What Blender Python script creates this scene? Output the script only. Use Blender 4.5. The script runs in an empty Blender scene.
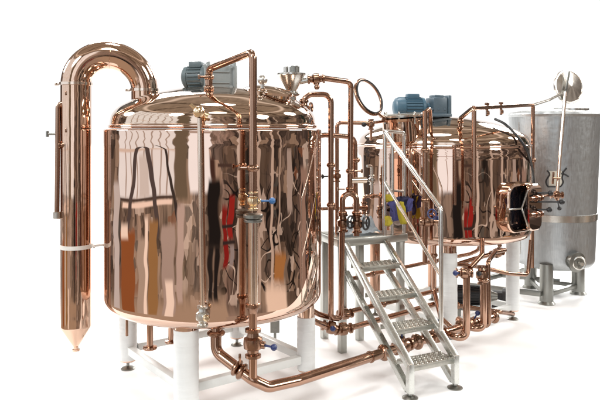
import bpy, bmesh, math, random
from mathutils import Vector, Matrix, noise

random.seed(7)
S = bpy.context.scene
COL = S.collection
PI = math.pi
H = 1.745          # eye height of the photographer
F = 664.0          # focal length in photo pixels (600 px wide)

def P(px, py, Y):
    """photo pixel + real distance -> point in metres"""
    return Vector(((px - 300.0) / F * Y, Y, H - (py - 130.0) / F * Y))

# ------------------------------------------------------------------ materials
def node_mat(name):
    m = bpy.data.materials.new(name)
    m.use_nodes = True
    return m, m.node_tree.nodes, m.node_tree.links, m.node_tree.nodes['Principled BSDF']

def metal(name, col, rough, wav=0.0, wscale=2.0, smudge=0.05, sscale=6.0, streak=False, tint=0.06, aniso=0.0):
    m, N, L, b = node_mat(name)
    b.inputs['Metallic'].default_value = 1.0
    tc = N.new('ShaderNodeTexCoord')
    mp = N.new('ShaderNodeMapping')
    if streak:
        mp.inputs['Scale'].default_value = (9, 9, 0.35)
    L.new(tc.outputs['Object'], mp.inputs['Vector'])
    nz = N.new('ShaderNodeTexNoise'); nz.inputs['Scale'].default_value = sscale; nz.inputs['Detail'].default_value = 5; nz.inputs['Roughness'].default_value = .6
    L.new(mp.outputs[0], nz.inputs['Vector'])
    mr = N.new('ShaderNodeMapRange')
    mr.inputs['From Min'].default_value = .3; mr.inputs['From Max'].default_value = .7
    mr.inputs['To Min'].default_value = max(0.004, rough - smudge); mr.inputs['To Max'].default_value = rough + smudge
    L.new(nz.outputs['Fac'], mr.inputs['Value']); L.new(mr.outputs[0], b.inputs['Roughness'])
    cr = N.new('ShaderNodeMix'); cr.data_type = 'RGBA'
    cr.inputs[6].default_value = (*[c * (1 - tint) for c in col], 1)
    cr.inputs[7].default_value = (*[min(1, c * (1 + tint)) for c in col], 1)
    nz2 = N.new('ShaderNodeTexNoise'); nz2.inputs['Scale'].default_value = sscale * .6; nz2.inputs['Detail'].default_value = 3
    L.new(mp.outputs[0], nz2.inputs['Vector'])
    L.new(nz2.outputs['Fac'], cr.inputs[0]); L.new(cr.outputs[2], b.inputs['Base Color'])
    if wav:
        n3 = N.new('ShaderNodeTexNoise'); n3.inputs['Scale'].default_value = wscale; n3.inputs['Detail'].default_value = 1.5
        L.new(tc.outputs['Object'], n3.inputs['Vector'])
        bp = N.new('ShaderNodeBump'); bp.inputs['Strength'].default_value = 1.0; bp.inputs['Distance'].default_value = wav
        L.new(n3.outputs['Fac'], bp.inputs['Height']); L.new(bp.outputs[0], b.inputs['Normal'])
    return m

def paint(name, col, rough=.4, var=.12, scale=8, bump=0.0, bscale=30, spec=.5, zs=1.0):
    m, N, L, b = node_mat(name)
    tc = N.new('ShaderNodeTexCoord'); mp = N.new('ShaderNodeMapping'); mp.inputs['Scale'].default_value = (1, 1, zs)
    L.new(tc.outputs['Object'], mp.inputs['Vector'])
    nz = N.new('ShaderNodeTexNoise'); nz.inputs['Scale'].default_value = scale; nz.inputs['Detail'].default_value = 6
    L.new(mp.outputs[0], nz.inputs['Vector'])
    cr = N.new('ShaderNodeMix'); cr.data_type = 'RGBA'
    cr.inputs[6].default_value = (*[c * (1 - var) for c in col], 1)
    cr.inputs[7].default_value = (*[min(1, c * (1 + var)) for c in col], 1)
    L.new(nz.outputs['Fac'], cr.inputs[0]); L.new(cr.outputs[2], b.inputs['Base Color'])
    b.inputs['Roughness'].default_value = rough
    b.inputs['Specular IOR Level'].default_value = spec
    if bump:
        n3 = N.new('ShaderNodeTexNoise'); n3.inputs['Scale'].default_value = bscale; n3.inputs['Detail'].default_value = 4
        L.new(mp.outputs[0], n3.inputs['Vector'])
        bp = N.new('ShaderNodeBump'); bp.inputs['Distance'].default_value = bump
        L.new(n3.outputs['Fac'], bp.inputs['Height']); L.new(bp.outputs[0], b.inputs['Normal'])
    return m

M = {}
M['tank'] = metal('polished_copper', (.65, .465, .375), .012, wav=.0015, wscale=2.3, smudge=.006)
M['dome'] = metal('dome_copper', (.62, .46, .36), .03, wav=.003, wscale=3, smudge=.015)
M['stack'] = metal('stack_copper', (.63, .43, .325), .06, wav=.003, wscale=5, smudge=.03)
M['pipe'] = metal('pipe_copper', (.39, .235, .165), .14, smudge=.05, sscale=12, tint=.15)
M['pale'] = metal('pale_copper', (.74, .60, .50), .14, smudge=.06, sscale=12)
M['fit'] = metal('fitting_copper', (.29, .17, .115), .22, smudge=.08, sscale=25, tint=.2)
M['steel'] = metal('stair_steel', (.60, .61, .58), .27, smudge=.05, sscale=18, tint=.05)
M['rail'] = metal('rail_steel', (.72, .71, .68), .18, smudge=.06, sscale=14)
M['tread'] = metal('tread_steel', (.38, .37, .33), .36, smudge=.12, sscale=40, tint=.25)
M['lidpale'] = metal('pale_lid_steel', (.72, .68, .63), .2, smudge=.06, sscale=6)
M['brushed'] = metal('brushed_steel', (.40, .415, .42), .44, smudge=.12, streak=True, sscale=26, tint=.22, wav=.004, wscale=16)
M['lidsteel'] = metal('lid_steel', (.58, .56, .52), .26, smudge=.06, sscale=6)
M['frame'] = metal('platform_steel', (.42, .42, .39), .34, smudge=.06, sscale=10, tint=.1)
M['post'] = metal('post_steel', (.25, .25, .23), .36, smudge=.1, sscale=10, tint=.15)
M['film'] = paint('white_film', (.66, .67, .66), .33, .07, 3, bump=.005, bscale=4, zs=11)
M['beam'] = paint('film_wrapped_beam', (.64, .65, .63), .4, .08, 9, bump=.003, bscale=22)
M['teal'] = paint('grey_teal_paint', (.10, .135, .145), .4, .2, 20)
M['gear'] = paint('silver_grey_paint', (.26, .29, .29), .38, .15, 16)
M['blue'] = paint('blue_motor_paint', (.05, .115, .165), .4, .2, 18)
M['slate'] = paint('slate_blue_paint', (.075, .115, .145), .4, .2, 18)
M['black'] = paint('black_rubber', (.012, .012, .013), .45, .2, 20)
M['knob'] = paint('blue_plastic', (.018, .032, .12), .35, .1, 20)
M['knob2'] = paint('bright_blue_plastic', (.03, .12, .30), .35, .1, 20)
M['brass'] = metal('brass_fitting', (.75, .58, .38), .2, smudge=.08, sscale=25, tint=.15)
M['yellow'] = paint('yellow_cloth', (.44, .36, .03), .85, .12, 25, bump=.004, bscale=60)
M['purple'] = paint('violet_cloth', (.06, .06, .19), .85, .2, 25, bump=.004, bscale=60)
M['navy'] = paint('dark_cloth', (.02, .02, .06), .8, .2, 25)
M['sheet'] = paint('crumpled_plastic', (.62, .68, .72), .3, .15, 20, bump=.006, bscale=30)
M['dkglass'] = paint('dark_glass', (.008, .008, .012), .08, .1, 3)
M['white'] = paint('white_tag', (.72, .70, .66), .5, .1, 20)
M['sticker'] = paint('pale_sticker', (.60, .58, .50), .5, .1, 20)
M['ground'] = paint('white_studio_floor', (.90, .90, .90), .7, .01, 2, spec=.2)

# ------------------------------------------------------------------ object helpers
def thing(name, label, cat, loc, group=None):
    o = bpy.data.objects.new(name, None); COL.objects.link(o)
    o.empty_display_size = .1
    o.location = loc; o['label'] = label; o['category'] = cat
    if group: o['group'] = group
    o['_base'] = list(loc)
    return o

def root_of(o):
    while o.parent: o = o.parent
    return o

def obj(name, bm, mat, parent=None, label=None, smooth=True, ang=32):
    base = Vector((0, 0, 0))
    if parent:
        base = Vector(root_of(parent).location)
        bmesh.ops.translate(bm, verts=bm.verts, vec=-base)
    bmesh.ops.recalc_face_normals(bm, faces=bm.faces)
    lim = math.radians(ang)
    for f in bm.faces: f.smooth = smooth
    for e in bm.edges:
        if len(e.link_faces) == 2 and e.calc_face_angle(0) > lim: e.smooth = False
    me = bpy.data.meshes.new(name); bm.to_mesh(me); bm.free()
    me.materials.append(M[mat] if isinstance(mat, str) else mat)
    o = bpy.data.objects.new(name, me); COL.objects.link(o)
    if parent: o.parent = parent
    if label: o['label'] = label
    return o

def single(name, bm, mat, label, cat, group=None, **k):
    """a thing that is one mesh, origin moved to its base centre"""
    xs = [v.co for v in bm.verts]
    lo = Vector((min(v.x for v in xs), min(v.y for v in xs), min(v.z for v in xs)))
    hi = Vector((max(v.x for v in xs), max(v.y for v in xs), max(v.z for v in xs)))
    c = Vector(((lo.x + hi.x) / 2, (lo.y + hi.y) / 2, lo.z))
    bmesh.ops.translate(bm, verts=bm.verts, vec=-c)
    o = obj(name, bm, mat, None, **k); o.location = c
    o['label'] = label; o['category'] = cat
    if group: o['group'] = group
    return o

def B(): return bmesh.new()

def catmull(pts, n=6):
    out = []
    p = [Vector(q) for q in pts]
    for i in range(len(p) - 1):
        p0 = p[i - 1] if i else p[i] * 2 - p[i + 1]
        p1, p2 = p[i], p[i + 1]
        p3 = p[i + 2] if i + 2 < len(p) else p2 * 2 - p1
        for k in range(n):
            t = k / n
            out.append(.5 * ((2 * p1) + (p2 - p0) * t + (2 * p0 - 5 * p1 + 4 * p2 - p3) * t * t + (3 * p1 - p0 - 3 * p2 + p3) * t ** 3))
    out.append(p[-1])
    return out

def frame_for(axis):
    a = Vector(axis).normalized()
    h = Vector((0, 0, 1)) if abs(a.z) < .9 else Vector((1, 0, 0))
    u = a.cross(h).normalized(); v = a.cross(u).normalized()
    return a, u, v

def lathe(bm, prof, c=(0, 0, 0), axis=(0, 0, 1), segs=48, sy=1.0):
    """prof: list of (radius, height along axis)"""
    c = Vector(c); a, u, v = frame_for(axis)
    rings = []
    for r, h in prof:
        if r < 1e-6:
            rings.append([bm.verts.new(c + a * h)])
        else:
            rings.append([bm.verts.new(c + a * h + (u * math.cos(2 * PI * k / segs) + v * math.sin(2 * PI * k / segs) * sy) * r) for k in range(segs)])
    for A, Bq in zip(rings, rings[1:]):
        for k in range(segs):
            a0 = A[k % len(A)]; a1 = A[(k + 1) % len(A)]; b0 = Bq[k % len(Bq)]; b1 = Bq[(k + 1) % len(Bq)]
            vs = []
            for q in (a0, a1, b1, b0):
                if q not in vs: vs.append(q)
            if len(vs) > 2:
                try: bm.faces.new(vs)
                except ValueError: pass
    for R in (rings[0], rings[-1]):
        if len(R) > 2:
            try: bm.faces.new(R)
            except ValueError: pass
    return bm

def cyl(bm, a, b, r, r2=None, segs=20, bev=.0):
    a = Vector(a); b = Vector(b); L = (b - a).length
    r2 = r if r2 is None else r2
    pr = [(r, 0), (r2, L)] if not bev else [(r - bev, 0), (r, bev), (r2, L - bev), (r2 - bev, L)]
    return lathe(bm, pr, a, b - a, segs)

def fillet(pts, rad, n=8):
    p = [Vector(q) for q in pts]; out = [p[0]]
    for i in range(1, len(p) - 1):
        d0 = p[i - 1] - p[i]; d1 = p[i + 1] - p[i]
        l0, l1 = d0.length, d1.length
        d0.normalize(); d1.normalize()
        th = d0.angle(d1)
        if th > PI - .02: out.append(p[i]); continue
        t = min(rad / math.tan(th / 2), l0 * .48, l1 * .48)
        r = t * math.tan(th / 2)
        bis = (d0 + d1).normalized(); cen = p[i] + bis * (r / math.sin(th / 2))
        s = p[i] + d0 * t - cen; e = p[i] + d1 * t - cen
        ax = s.cross(e); tot = s.angle(e)
        if ax.length < 1e-9: out.append(p[i]); continue
        for k in range(n + 1):
            out.append(cen + Matrix.Rotation(tot * k / n, 3, ax.normalized()) @ s)
    out.append(p[-1])
    return out

def sweep(bm, path, r, segs=16, caps=True, closed=False):
    p = []
    for q in path:
        q = Vector(q)
        if not p or (q - p[-1]).length > 1e-5: p.append(q)
    n = len(p); rings = []
    tan = []
    for i in range(n):
        if closed: t = p[(i + 1) % n] - p[i - 1]
        else: t = (p[min(i + 1, n - 1)] - p[max(i - 1, 0)])
        tan.append(t.normalized())
    _, u, v = frame_for(tan[0])
    for i in range(n):
        if i:
            ax = tan[i - 1].cross(tan[i])
            if ax.length > 1e-8:
                R = Matrix.Rotation(tan[i - 1].angle(tan[i]), 3, ax.normalized())
                u = R @ u; v = R @ v
        rr = r[i] if isinstance(r, (list, tuple)) else r
        rings.append([bm.verts.new(p[i] + (u * math.cos(2 * PI * k / segs) + v * math.sin(2 * PI * k / segs)) * rr) for k in range(segs)])
    m = n if closed else n - 1
    for i in range(m):
        A, Bq = rings[i], rings[(i + 1) % n]
        for k in range(segs):
            bm.faces.new((A[k], A[(k + 1) % segs], Bq[(k + 1) % segs], Bq[k]))
    if caps and not closed:
        bm.faces.new(rings[0]); bm.faces.new(rings[-1])
    return bm

def tube(bm, pts, r, rad=.05, segs=16):
    return sweep(bm, fillet(pts, rad), r, segs)

def box(bm, c, size, rot=None, bev=.004):
    r = bmesh.ops.create_cube(bm, size=1)
    vs = r['verts']
    for v in vs: v.co = Vector((v.co.x * size[0], v.co.y * size[1], v.co.z * size[2]))
    if bev:
        es = list({e for v in vs for e in v.link_edges})
        g = bmesh.ops.bevel(bm, geom=es, offset=bev, segments=2, affect='EDGES', profile=.5)
        vs = list({v for f in g['faces'] for v in f.verts} | {v for v in vs if v.is_valid})
    mat = Matrix.Translation(Vector(c)) @ (rot.to_4x4() if rot else Matrix.Identity(4))
    for v in vs: v.co = mat @ v.co
    return bm

def bar(bm, a, b, w, h, up=(0, 0, 1), bev=.004):
    """rectangular tube from a to b, w sideways, h along up"""
    a = Vector(a); b = Vector(b); d = (b - a); L = d.length; d.normalize()
    s = d.cross(Vector(up)).normalized(); u = s.cross(d).normalized()
    R = Matrix((s, d, u)).transposed()
    return box(bm, (a + b) / 2, (w, L, h), R, bev)

def clamp(c, axis, r, parent, mat='fit', name='clamp', th=.02):
    """tri-clamp ferrule ring with its wing nut"""
    bm = B(); a, u, v = frame_for(axis)
    c = Vector(c)
    lathe(bm, [(r * 1.02, -th), (r * 1.45, -th * .55), (r * 1.6, -th * .2), (r * 1.6, th * .2), (r * 1.45, th * .55), (r * 1.02, th)], c, axis, 24)
    return obj(name, bm, mat, parent)

def wingnut(c, d, parent, mat='fit', s=.03):
    bm = B(); c = Vector(c); d = Vector(d).normalized()
    cyl(bm, c, c + d * s * 1.6, s * .22, segs=10)
    box(bm, c + d * s * 1.7, (s * .5, s * .5, s * .9), None, .002)
    return obj('wing_nut', bm, mat, parent)

def valve(c, axis, r, parent, hdir=None, hlen=.12, knob='black', mat='fit', name='valve'):
    """sanitary valve: round body between two clamp flanges, lever with ball knob"""
    bm = B(); c = Vector(c)
    pr = [(r * 1.0, -r * 3.2), (r * 1.7, -r * 3.0), (r * 1.7, -r * 2.4), (r * 1.15, -r * 2.2), (r * 1.3, -r * 1.4), (r * 2.0, -r * 1.0), (r * 2.1, 0),
          (r * 2.0, r * 1.0), (r * 1.3, r * 1.4), (r * 1.15, r * 2.2), (r * 1.7, r * 2.4), (r * 1.7, r * 3.0), (r * 1.0, r * 3.2)]
    lathe(bm, pr, c, axis, 24)
    if hdir:
        d = Vector(hdir).normalized()
        cyl(bm, c, c + d * r * 2.7, r * .8, segs=14, bev=.002)
    o = obj(name, bm, mat, parent)
    if hdir:
        hb = B()
        cyl(hb, c + d * r * 2.6, c + d * (hlen - .015), .0075, .006, segs=10)
        kp = [(0, -.02), (.012, -.017), (.02, -.006), (.02, .006), (.012, .017), (0, .02)]
        lathe(hb, kp, c + d * hlen, d, 16)
        obj('handle', hb, knob, o)
    return o

def wheel(c, axis, R, parent, mat='black'):
    bm = B(); a, u, v = frame_for(axis); c = Vector(c)
    sweep(bm, [c + (u * math.cos(2 * PI * k / 24) + v * math.sin(2 * PI * k / 24)) * R for k in range(24)], R * .17, 8, closed=True)
    for k in range(3):
        d = u * math.cos(2 * PI * k / 3) + v * math.sin(2 * PI * k / 3)
        cyl(bm, c, c + d * R, R * .12, segs=8)
    cyl(bm, c - a * R * .6, c + a * R * .2, R * .22, segs=10)
    return obj('hand_wheel', bm, mat, parent)

# ------------------------------------------------------------------ ground
bm = B()
q = [(-1.96, 3.5, 0), (1.96, 3.5, 0), (42, 90, 0), (-42, 90, 0)]
bm.faces.new([bm.verts.new(v) for v in q])
g = obj('ground', bm, 'ground', smooth=False); g['kind'] = 'structure'

# ------------------------------------------------------------------ left kettle
KX, KY, KR = -.612, 4.75, .766
def foot(c, parent, r=.05, h=.09):
    fb = B()
    lathe(fb, [(0, .0), (r, .0), (r, .006), (r * .75, .016), (r * .3, .022), (.012, .024), (.012, h), (0, h)], (c[0], c[1], .0), segs=28)
    return obj('levelling_foot', fb, 'post', parent)

def round_leg(x, y, ztop, zfoot, r, parent, wrap_top, wmat='film', post='pipe', rwrap=None):
    pb = B(); cyl(pb, (x, y, zfoot), (x, y, ztop), r, segs=32, bev=.004)
    leg = obj('leg', pb, post, parent)
    if wrap_top:
        wb = B(); rw = rwrap or r + .006
        prof = []
        n = 26
        for k in range(n + 1):
            z = zfoot + .015 + (wrap_top - zfoot - .015) * k / n
            prof.append((rw + .0008 * math.sin(k * 2.3) + .0008 * random.uniform(-1, 1), z))
        prof = [(r + .001, prof[0][1])] + prof + [(r + .001, prof[-1][1])]
        lathe(wb, prof, (x, y, 0), segs=36)
        obj('film_wrap', wb, wmat, leg)
    foot((x, y), leg)
    return leg

kettle = thing('brewing_kettle', 'largest polished copper kettle, nearest of the tanks, on white film-wrapped legs', 'tank', (KX, KY, 0), 'copper brewing tanks')
bm = B()
prof = [(0, .455), (.2, .462), (.42, .482), (.56, .503)] + [(KR - .085 + .085 * math.sin(t), .612 - .085 * math.cos(t)) for t in [math.radians(a) for a in range(22, 91, 6)]]
prof += [(KR, .62 + (1.74 - .62) * k / 10) for k in range(11)]
prof += [(KR - .012 + .012 * math.cos(t), 1.74 + .012 * math.sin(t)) for t in [math.radians(a) for a in range(15, 91, 15)]] + [(.725, 1.754), (.70, 1.753)]
lathe(bm, prof, (KX, KY, 0), segs=192)
shell = obj('shell', bm, 'tank', kettle)
bm = B()
dp = catmull([(.708, 1.757), (.722, 1.775), (.723, 1.80), (.711, 1.852), (.675, 1.897), (.62, 1.932), (.53, 1.974), (.42, 2.005), (.28, 2.034), (.13, 2.052), (0, 2.056)], 6)
lathe(bm, [(q.x, q.y) for q in [Vector((a[0], a[1])) for a in dp]], (KX, KY, 0), segs=192)
dome = obj('dome', bm, 'dome', kettle)
bm = B()
sweep(bm, [(KX + math.cos(2 * PI * k / 144) * .724, KY + math.sin(2 * PI * k / 144) * .724, 1.770) for k in range(144)], .014, 12, closed=True)
obj('rim', bm, 'tank', dome)
# legs
LEGS = [(-.09, -.655, .072), (.655, -.10, .058), (-.645, .10, .06), (.10, .64, .058)]
for i, (dx, dy, r) in enumerate(LEGS):
    round_leg(KX + dx, KY + dy, .56, .06, r, kettle, (.52, .44, .52, .36)[i], post='tank')
def kp(i): return Vector((KX + LEGS[i][0], KY + LEGS[i][1], .15))
for a, b in ((0, 1), (0, 2), (2, 3), (3, 1)):
    d = (kp(b) - kp(a)).normalized()
    bb = B(); bar(bb, kp(a) + d * .07, kp(b) - d * .06, .055, .055)
    obj('frame_beam', bb, 'beam', kettle)
# bottom outlet stub with flange (left front)
def stub(c, z0, z1, r, parent):
    sb = B(); x, y = c
    cyl(sb, (x, y, z0), (x, y, z1), r, segs=18)
    lathe(sb, [(0, -.0), (r * 2.1, 0), (r * 2.3, .008), (r * 2.1, .018), (r, .022)], (x, y, z0 - .02), segs=28)
    return obj('drain_stub', sb, 'pipe', parent)
p = P(150, 346, 4.35); stub((p.x, p.y), p.z, .54, .021, shell)
p = P(127, 336, 4.6); sb = B(); cyl(sb, (p.x, p.y, p.z), (p.x, p.y, .54), .01, segs=10); obj('drain_rod', sb, 'fit', shell)
p = P(171, 340, 4.75); stub((p.x, p.y), p.z, .52, .02, shell)
# manway on the dome, behind
mc = P(268, 92, 4.55)
bm = B()
lathe(bm, [(.155, -.08), (.155, .01), (.17, .012), (.172, .028), (.15, .04), (.08, .058), (0, .064)], (mc.x, mc.y, mc.z - .02), (.12, -.12, 1), 56)
ml = obj('manway_lid', bm, 'dome', kettle)
bm = B(); t0 = P(262.5, 88, 4.44); t1 = P(262.5, 80, 4.44)
cyl(bm, t0, t1, .013, segs=12)
lathe(bm, [(0, -.034), (.018, -.029), (.032, -.012), (.034, 0), (.032, .012), (.018, .029), (0, .034)], t1, segs=20)
obj('knob', bm, 'lidsteel', ml)
# geared motor on top of dome
gy = 4.62
bm = B(); a = P(196.5, 92, gy); b = P(237, 63, gy)
box(bm, ((a.x + b.x) / 2 + .02, gy + .02, (a.z + b.z) / 2 - .012), (.22, .17, .185), Matrix.Rotation(.22, 3, 'Z'), .008)
R = Matrix.Rotation(.22, 3, 'Z')
for k in range(2):
    box(bm, Vector((a.x + .075 + k * .175, gy - .0 + k * .04, (a.z + b.z) / 2)), (.022, .205, .205), R, .006)
box(bm, Vector(((a.x + b.x) / 2 + .02, gy + .02, a.z - .012)), (.29, .22, .03), R, .005)
for zz in (-.07, .07):
    for k in range(2):
        c0 = Vector((a.x + .075 + k * .175, gy - .105 + k * .04, (a.z + b.z) / 2 + zz))
        cyl(bm, c0, c0 + Vector((0, -.012, 0)), .012, segs=6)
for k in range(2):
    box(bm, Vector(((a.x + b.x) / 2 + .02, gy - .066, a.z + .06 + k * .075)), (.15, .02, .008), R, .002)
gb = obj('gearbox', bm, 'gear', kettle)
bm = B(); mc2 = P(205, 77, gy + .10); d = Vector((-1, .25, 0)).normalized()
lathe(bm, [(0, -.03), (.088, -.03), (.092, -.02), (.092, 0), (.080, .005), (.080, .11), (.086, .115), (.083, .14), (.062, .157), (0, .16)], mc2, d, 40)
for k in range(20):
    an = 2 * PI * k / 20; u = Vector((0, 0, 1)); v = d.cross(u)
    o_ = (u * math.cos(an) + v * math.sin(an))
    bar(bm, mc2 + d * .01 + o_ * .080, mc2 + d * .106 + o_ * .080, .006, .022, up=o_, bev=.001)
box(bm, mc2 + d * .06 + Vector((0, -.02, .085)), (.09, .08, .045), Matrix.Rotation(-.24, 3, 'Z'), .006)
obj('motor', bm, 'teal', gb)

# ------------------------------------------------------------------ vapour stack with U bend
sy = 4.62
L0 = P(76, 84, sy); bl = P(76, 325, sy)
TR = .1035
stack = thing('vapour_stack', 'tall copper stack with pointed foot, its U-bend curving over onto a kettle dome', 'stack', (L0.x, sy, bl.z - .16), 'copper piping')
bm = B(); cyl(bm, (L0.x, sy, bl.z), L0, TR, segs=64)
sp = obj('stack_pipe', bm, 'stack', stack)
bm = B()
Rr = P(144.5, 90, 4.72)
path = []
c = (L0 + Rr) / 2
hx = (Rr - L0) / 2
for k in range(33):
    an = PI * k / 32
    path.append(c - hx * math.cos(an) + Vector((0, 0, .222 * math.sin(an) + 0.0)))
path = [L0 + Vector((0, 0, -.002))] + [q for q in path] + [Rr + Vector((0, 0, -.10))]
rr = [TR + (.092 - TR) * i / (len(path) - 1) for i in range(len(path))]
sweep(bm, path, rr, 64)
ub = obj('u_bend', bm, 'stack', stack)
bm = B(); q = path[17]; tdir = (path[18] - path[16]).normalized()
lathe(bm, [(rr[17] - .002, -.004), (rr[17] + .003, -.002), (rr[17] + .003, .002), (rr[17] - .002, .004)], q, tdir, 64)
obj('weld_and_glint', bm, 'stack', ub)  # here the true weld ring at the crown of the bend
for cc, r_ in ((L0 + Vector((0, 0, .0)), TR), (Rr + Vector((0, 0, .0)), .093)):
    bm = B(); lathe(bm, [(r_, -.012), (r_ + .009, -.010), (r_ + .009, .010), (r_, .012)], cc, (0, 0, 1), 56)
    box(bm, cc + Vector((-(r_ + .022), -.01, 0)), (.035, .014, .022), None, .003)
    obj('clamp_band', bm, 'pale', stack)
bm = B(); zb = bl.z
lathe(bm, [(TR, 0), (TR, -.01), (.022, -.145), (.018, -.15), (.018, -.165), (.026, -.168), (.026, -.18), (0, -.18)], (L0.x, sy, zb), segs=56)
obj('drain_cone', bm, 'stack', stack)
bm = B(); zs = P(76, 246, sy).z
prof = []
lathe(bm, [(TR + .001, -.014), (TR + .006, -.013), (TR + .006, .013), (TR + .001, .014)], (L0.x, sy, zs), segs=56)
bx = KX - KR
cyl(bm, (L0.x + TR, sy, zs), (bx + .012, sy + .06, zs), .009, segs=12)
cyl(bm, (L0.x + TR + .012, sy, zs - .004), (L0.x + TR + .02, sy, zs + .004), .018, segs=12)
obj('strap', bm, 'white', stack)

# thin pipe beside the stack
ty = 4.56
q0 = P(57, 216, ty)
tp = thing('cleaning_pipe', 'thin copper pipe clipped to the far left side of the tall stack', 'pipe', q0, 'copper piping')
bm = B(); tube(bm, [P(70, 103, ty), P(58, 103, ty), q0], .017, .045)
obj('pipe', bm, 'pipe', tp)
bm = B(); cyl(bm, q0 + Vector((0, 0, .03)), q0 + Vector((0, 0, -.02)), .026, .026, segs=18, bev=.004); obj('nozzle', bm, 'lidsteel', tp)
bm = B(); c0 = P(54, 134, ty); cyl(bm, c0 + Vector((-.045, 0, 0)), c0 + Vector((.04, 0, 0)), .008, segs=10)
cyl(bm, c0 + Vector((-.045, 0, -.02)), c0 + Vector((-.045, 0, .02)), .01, segs=10); obj('tap_handle', bm, 'post', tp)
valve(P(66, 145, ty), (1, 0, 0), .015, tp)
for yy in (103, 140):
    c0 = P(68, yy, ty); clamp(c0, (1, 0, 0), .018, tp)
    wingnut(c0 + Vector((0, -.01, .02)), (0, -.5, 1), tp)

# ------------------------------------------------------------------ overhead pipe of kettle (dome -> front -> down)
oy = 3.93
op = thing('overhead_pipe', 'copper pipe from kettle dome bent over and down its front, with blue ball levers', 'pipe', P(253, 378, oy), 'copper piping')
bm = B()
tube(bm, [P(209, 97, 4.35), P(209, 69, 4.35), P(253, 51.5, oy), P(253, 196, oy)], .0235, .04, 20)
obj('pipe', bm, 'pipe', op)
clamp(P(209, 88, 4.35), (0, 0, 1), .021, op); clamp(P(209, 77, 4.35), (0, 0, 1), .021, op)
wingnut(P(207, 77, 4.33), (-1, -.3, 0), op)
clamp(P(253, 168, oy), (0, 0, 1), .024, op)
wingnut(P(248, 168, oy), (-1, -.2, 0), op)
valve(P(253, 201, oy), (0, 0, 1), .018, op, (1, -.1, .02), .115, 'knob2', 'brass')
bm = B(); cyl(bm, P(253, 214, oy), P(253, 218, oy), .058, segs=36, bev=.004); cyl(bm, P(253, 219, oy), P(253, 222, oy), .055, segs=36, bev=.003); obj('flange', bm, 'post', op)
bm = B(); tube(bm, [P(253, 222, oy), P(253, 303, oy)], .031, .04, 24); obj('pale_pipe', bm, 'pale', op)
bm = B(); c1 = P(253, 303, oy)
lathe(bm, [(.034, 0), (.046, -.004), (.046, -.02), (.036, -.03), (.025, -.06)], c1, segs=28); obj('reducer', bm, 'fit', op)
bm = B(); tube(bm, [P(253, 308, oy), P(253, 377, oy)], .025, .04, 20); obj('lower_pipe', bm, 'pipe', op)
valve(P(253, 343, oy), (0, 0, 1), .028, op, (1, -.25, -.13), .13, 'knob')

# sight tube in front of kettle
sx = 3.93
st = thing('level_tube', 'pale sight tube with round top fitting, upright on the nearest kettle front', 'tube', P(201, 315, sx))
bm = B(); cyl(bm, P(199.5, 118, sx), P(202.5, 312, sx), .0145, segs=20); obj('tube', bm, 'pale', st)
bm = B(); c0 = P(199, 112, sx)
lathe(bm, [(0, -.036), (.022, -.03), (.034, -.012), (.036, 0), (.034, .012), (.022, .03), (0, .036)], c0, segs=24)
cyl(bm, c0, c0 + Vector((-.05, .0, .045)), .011, segs=10)
cyl(bm, c0, c0 + Vector((.01, .2, -.01)), .012, segs=10)
cyl(bm, c0, c0 + Vector((.05, .02, -.02)), .012, segs=10)
obj('top_fitting', bm, 'brass', st)
vb = valve(P(202.5, 316, sx), (0, 0, 1), .02, st, (.4, -.9, .1), .08, 'brass', 'lidsteel')
bm = B(); cyl(bm, P(202.5, 310, sx), P(202.5, 310, sx) + Vector((0, .14, 0)), .012, segs=12); obj('elbow', bm, 'brass', st)

# ------------------------------------------------------------------ hopper
hy = 4.78
hp = thing('hopper', 'steel funnel hopper standing on the right of the nearest kettle dome', 'funnel', P(292, 103, hy))
bm = B(); hc = P(291.5, 104, hy)
z = lambda y: P(291, y, hy).z - hc.z
lathe(bm, [(.034, z(106)), (.034, z(95)), (.036, z(91)), (.095, z(76)), (.104, z(75)), (.104, z(73.5)), (.095, z(73.2)), (.09, z(75.5)), (.03, z(91))], hc, segs=48)
ho = obj('cone', bm, 'lidsteel', hp)
bm = B(); cc = P(294.5, 75.5, hy); cyl(bm, cc, P(294.5, 66, hy), .036, segs=32, bev=.004); obj('cap', bm, 'post', hp)
bm = B(); cc = P(286, 75.5, hy + .03); cyl(bm, cc, P(286, 66.5, hy + .03), .018, segs=20, bev=.003); obj('vent', bm, 'lidsteel', hp)
clamp(P(291.5, 94, hy), (0, 0, 1), .038, hp, 'lidsteel'); clamp(P(291.5, 103, hy), (0, 0, 1), .036, hp, 'fit')
bm = B(); cyl(bm, P(299, 82, hy), P(309, 80, hy), .02, .02, segs=18); obj('outlet', bm, 'lidsteel', hp)

# pipe from hopper to the arch
ay = 4.98
ap = thing('hopper_pipe', 'copper pipe from the steel funnel, turning down into an upside-down U fork', 'pipe', P(341, 320, ay), 'copper piping')
bm = B(); tube(bm, [P(309, 80, hy), P(322, 78, hy), P(351, 82, ay), P(350, 196, ay)], .021, .05, 18); obj('pipe', bm, 'pipe', ap)
valve(P(316, 79, hy), (1, .1, .06), .02, ap, (.1, -.25, -1), .06, 'fit')
clamp(P(350, 171, ay), (0, 0, 1), .021, ap); clamp(P(350, 189, ay), (0, 0, 1), .021, ap)
wingnut(P(345, 189, ay), (-1, 0, 0), ap); wingnut(P(355, 171, ay), (1, 0, 0), ap)
bm = B()
arch = [P(342.5, 214, ay)] + [P(349.4, 201, ay) + Vector((-math.cos(PI * k / 16) * .053, 0, math.sin(PI * k / 16) * .056)) for k in range(17)] + [P(356.5, 236, ay)]
sweep(bm, arch, .022, 18); obj('fork', bm, 'pipe', ap)
bm = B(); tube(bm, [P(342.5, 213, ay), P(341, 318.5, ay), P(333, 318, ay - .02)], .021, .07, 18); obj('lower_pipe', bm, 'pipe', ap)
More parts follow.
